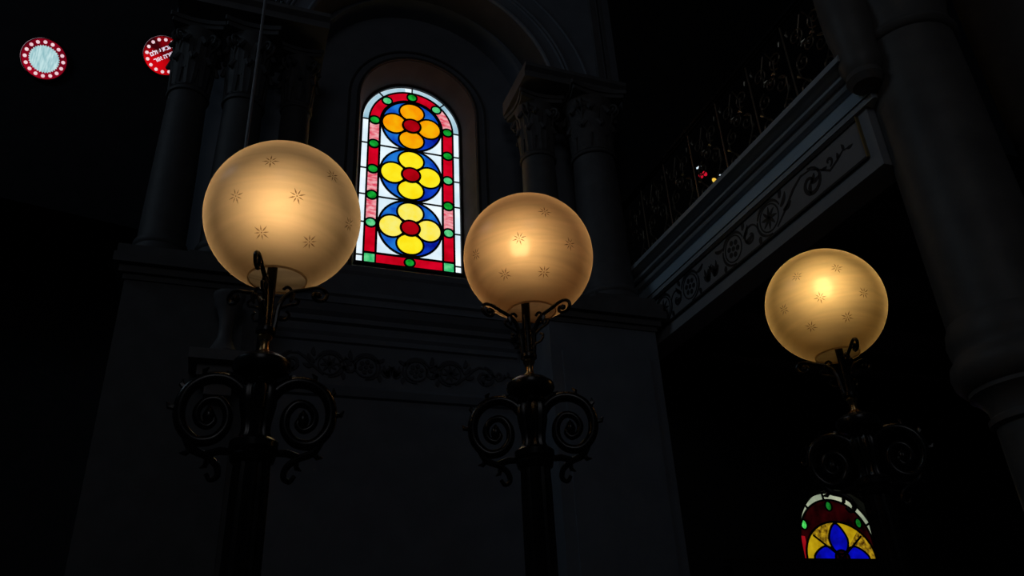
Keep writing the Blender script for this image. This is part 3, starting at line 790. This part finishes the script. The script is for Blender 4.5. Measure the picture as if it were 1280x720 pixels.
def scroll_mesh(sx):
    m = MB()
    p = spline([(.035, 0, -.625), (.06, 0, -.595), (.10, 0, -.575), (.15, 0, -.580), (.192, 0, -.612), (.210, 0, -.665), (.200, 0, -.722), (.160, 0, -.762), (.112, 0, -.758), (.082, 0, -.722), (.082, 0, -.675), (.108, 0, -.642), (.143, 0, -.646), (.163, 0, -.676), (.157, 0, -.708), (.132, 0, -.722), (.115, 0, -.706), (.120, 0, -.687)], 6)
    n = len(p); m.tube([(sx*q.x, q.y, q.z) for q in p], [.020-.012*(i/n)**1.3 for i in range(n)], 10)
    # leaf bud in the eye, leaf ridges on top, tail curling to the collar
    m.lathe([(.002, -.03), (.014, -.016), (.018, 0), (.012, .018), (.002, .03)], 12, mat=M.Translation((sx*.130, 0, -.690)))
    p2 = spline([(.190, 0, -.735), (.165, 0, -.785), (.125, 0, -.805), (.095, 0, -.830), (.088, 0, -.860), (.105, 0, -.872), (.118, 0, -.855)], 6)
    n = len(p2); m.tube([(sx*q.x, q.y, q.z) for q in p2], [.013-.007*i/n for i in range(n)], 8)
    m.tube([(sx*.125, 0, -.800), (sx*.09, 0, -.79), (sx*.055, 0, -.792)], [.010, .012, .010], 8)
    for t, (x, z, a) in enumerate(((.10, -.568, 2.2), (.155, -.568, 1.4), (.205, -.610, .8), (.225, -.67, .1), (.17, -.79, -.9), (.12, -.82, -1.4))):
        m.tube([(sx*x, 0, z), (sx*(x+.014*math.cos(a)), 0, z+.014*math.sin(a)), (sx*(x+.026*math.cos(a+.5)), 0, z+.026*math.sin(a+.5))], [.009, .008, .002], 6)
    return m

def globe_lamp(loc, zc, face, side, glass, stars, arm0, bulbz, bstr, label):
    """loc: x,y of the axis; zc: height of the globe's centre; face: yaw so that local -y looks at the visitor"""
    global ARM
    root = empty('globe_lamp', (loc[0], loc[1], 0), face, label=label, cat='lamp', group='tall iron lamps with frosted globes', kind='thing')
    R0 = .25
    m = MB(); th0 = PI-math.asin(.37); n = 40
    prof = [(max(1e-4, R0*math.sin(th0*i/n)), R0*math.cos(th0*i/n)) for i in range(n+1)]
    m.lathe(prof, 72, 0, caps=False)
    zr = R0*math.cos(th0); rr = R0*math.sin(th0)
    m.lathe([(rr, zr), (rr-.001, zr-.006), (rr-.004, zr-.006), (rr-.004, zr)], 72, 0, caps=False)
    inv = M.Rotation(-face, 3, 'Z')
    for i, s in enumerate(stars):
        star(m, inv @ V(s), R0, .0275, 1, .2*i)
        star(m, inv @ V((-s[0], -s[1], s[2])), R0, .0245, 1, .2*i)
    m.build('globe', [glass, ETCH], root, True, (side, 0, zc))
    m = MB(); m.lathe([(.001, .038), (.018, .034), (.028, .020), (.030, .004), (.026, -.012), (.014, -.030), (.012, -.040)], 24)
    m.build('bulb', bulb_mat('glowing_bulb', bstr), root, True, (0, 0, zc+bulbz))
    m = MB(); m.lathe([(.016, -.45), (.016, -.10+0), (.020, -.09), (.020, bulbz-.04)], 20); m.build('stem', IRON, root, True, (0, 0, zc))
    for k in range(3):
        if ARM is None:
            ARM = arm_mesh().build('globe_arm', IRON, root, True); a = ARM
        else:
            a = ARM.copy(); COL.objects.link(a); a.parent = root
        a.location = (0, 0, zc); a.rotation_euler = (0, 0, arm0+k*PI*2/3)
        a.scale = (1.1, 1.1, 1)
    m = MB(); m.lathe([(.018, -.425), (.022, -.435), (.015, -.45), (.013, -.465), (.016, -.48), (.028, -.49), (.034, -.497)], 28)
    m.build('brass_neck', BRASS, root, True, (0, 0, zc))
    m = MB(); m.lathe([(.020, -.40), (.030, -.408), (.030, -.420), (.018, -.428)], 28); m.build('arm_ring', IRON, root, True, (0, 0, zc))
    m = MB(); m.lathe([(.034, -.495), (.060, -.503), (.082, -.520), (.086, -.538), (.078, -.556), (.050, -.568), (.046, -.578), (.054, -.586), (.050, -.594)], 36)
    m.build('knop', IRON, root, True, (0, 0, zc))
    m = MB(); m.lathe([(.048, -.592), (.056, -.61), (.054, -.65), (.044, -.70), (.042, -.735), (.050, -.755)], 72, flute=.16, fn=12)
    m.lathe([(.056, -.755), (.068, -.765), (.068, -.785), (.058, -.795), (.064, -.805), (.060, -.82), (.054, -.825)], 36)
    m.build('fluted_body', IRON, root, True, (0, 0, zc))
    for sx in (-1, 1): scroll_mesh(sx).build('scroll_bracket', IRON, root, True, (0, 0, zc))
    m = MB(); m.lathe([(.055, .45), (.055, .9), (.053, zc-.90), (.051, zc-.822)], 64, flute=.08, fn=16); m.build('post', IRON, root, True)
    m = MB(); m.lathe([(.20, 0), (.20, .05), (.17, .08), (.15, .10), (.14, .16), (.09, .24), (.07, .34), (.075, .38), (.065, .42), (.06, .455)], 40); m.build('base', IRON, root, True)
    return root
SL1 = [(-.255, -.951, .175), (-.602, -.752, -.269), (.091, -.957, -.277), (.506, -.844, .179), (-.263, -.68, -.684), (.782, -.543, -.307), (.304, -.642, -.704)]
SL2 = [(-.093, -.974, .208), (-.47, -.853, -.228), (.279, -.927, -.249), (-.934, -.269, -.234), (-.077, -.744, -.663), (-.584, -.498, -.642)]
SL3 = [(-.703, -.665, -.253), (-.413, -.884, .219), (-.866, -.441, .235), (-.074, -.968, -.241), (-.971, -.08, -.226), (-.711, -.32, -.626), (-.319, -.737, -.596)]
def faceang(x, y): return -math.atan2(x, y)
def place(cx, cy, zc, side, *a):
    f = faceang(cx, cy); globe_lamp((cx-side*math.cos(f), cy-side*math.sin(f)), zc, f, side, *a)
place(.090, 2.303, 3.043, .018, GLOBE_A, SL1, R(14), .020, 24, 'black iron lamp with the largest, pale globe, furthest left')
place(1.014, 2.456, 3.110, .022, GLOBE_B, SL2, R(-28), .035, 22, 'black iron lamp with the middle, peach-tinted globe right of the coloured window')
place(2.389, 2.434, 3.056, -.010, GLOBE_C, SL3, R(54), .060, 26, 'black iron lamp with the golden globe below the balcony, furthest right')

# cable hanging from the ceiling behind the left globe
rt = empty('hanging_cable', (-.20*4.2/2.3, 4.9, 0), label='thin grey cable hanging down behind the largest globe', cat='cable', kind='thing')
rt.location = (-.12, 4.9, 0)
mb = MB(); mb.tube([(0, 0, 17.5), (0, 0, 9), (0, 0, 6.0), (0, 0, 4.3)], .012, 8); mb.build('wire', CABLE, rt, True)
mb = MB(); mb.lathe([(.009, 4.40), (.02, 4.38), (.022, 4.30), (.012, 4.24)], 16); mb.build('end_fitting', IRON, rt, True)

# ------------------------------------------------------------------ light
w = bpy.data.worlds.new('world'); S.world = w; w.use_nodes = True
w.node_tree.nodes['Background'].inputs['Color'].default_value = (.55, .72, 1, 1)
w.node_tree.nodes['Background'].inputs['Strength'].default_value = .004
def area(name, loc, target, size, power, color):
    l = bpy.data.lights.new(name, 'AREA'); l.energy = power; l.size = size[0]; l.shape = 'RECTANGLE'; l.size_y = size[1]; l.color = color
    o = bpy.data.objects.new(name, l); COL.objects.link(o); o.location = loc
    o.rotation_euler = (V(target)-V(loc)).to_track_quat('-Z', 'Y').to_euler(); return o
# daylight of the nave's clerestory windows, high on the left
area('clerestory_daylight', (-10, 4.6, 12.5), (5, 6.2, 6.3), (5, 2.5), 58, (.62, .82, 1))
area('entrance_daylight', (-2, -7.5, 9), (2, 9, 7), (4, 4), 34, (.92, .94, 1))  # added fill from behind the visitor to lift the front walls; no entrance built

# ------------------------------------------------------------------ camera
cam = bpy.data.cameras.new('camera'); co = bpy.data.objects.new('camera', cam); COL.objects.link(co); S.camera = co
F = V((0.31732659, 0.82860861, 0.46120668)); RR = V((0.94135027, -0.33407343, -0.04748271)); U = V((-0.11473232, -0.44922456, 0.88602132))
co.matrix_world = M(((RR.x, U.x, -F.x, CAM.x), (RR.y, U.y, -F.y, CAM.y), (RR.z, U.z, -F.z, CAM.z), (0, 0, 0, 1)))
cam.sensor_width = 36; cam.lens = 985.94*36/1280; cam.clip_start = .05; cam.clip_end = 100

S.view_settings.view_transform = 'Standard'; S.view_settings.look = 'None'; S.view_settings.gamma = 1; S.view_settings.use_curve_mapping = False
S.view_settings.exposure = 0
c = S.cycles
c.use_denoising = True; c.max_bounces = 10; c.diffuse_bounces = 3; c.glossy_bounces = 3; c.transmission_bounces = 6; c.transparent_max_bounces = 12
c.sample_clamp_indirect = 2.0; c.caustics_refractive = True; c.caustics_reflective = False
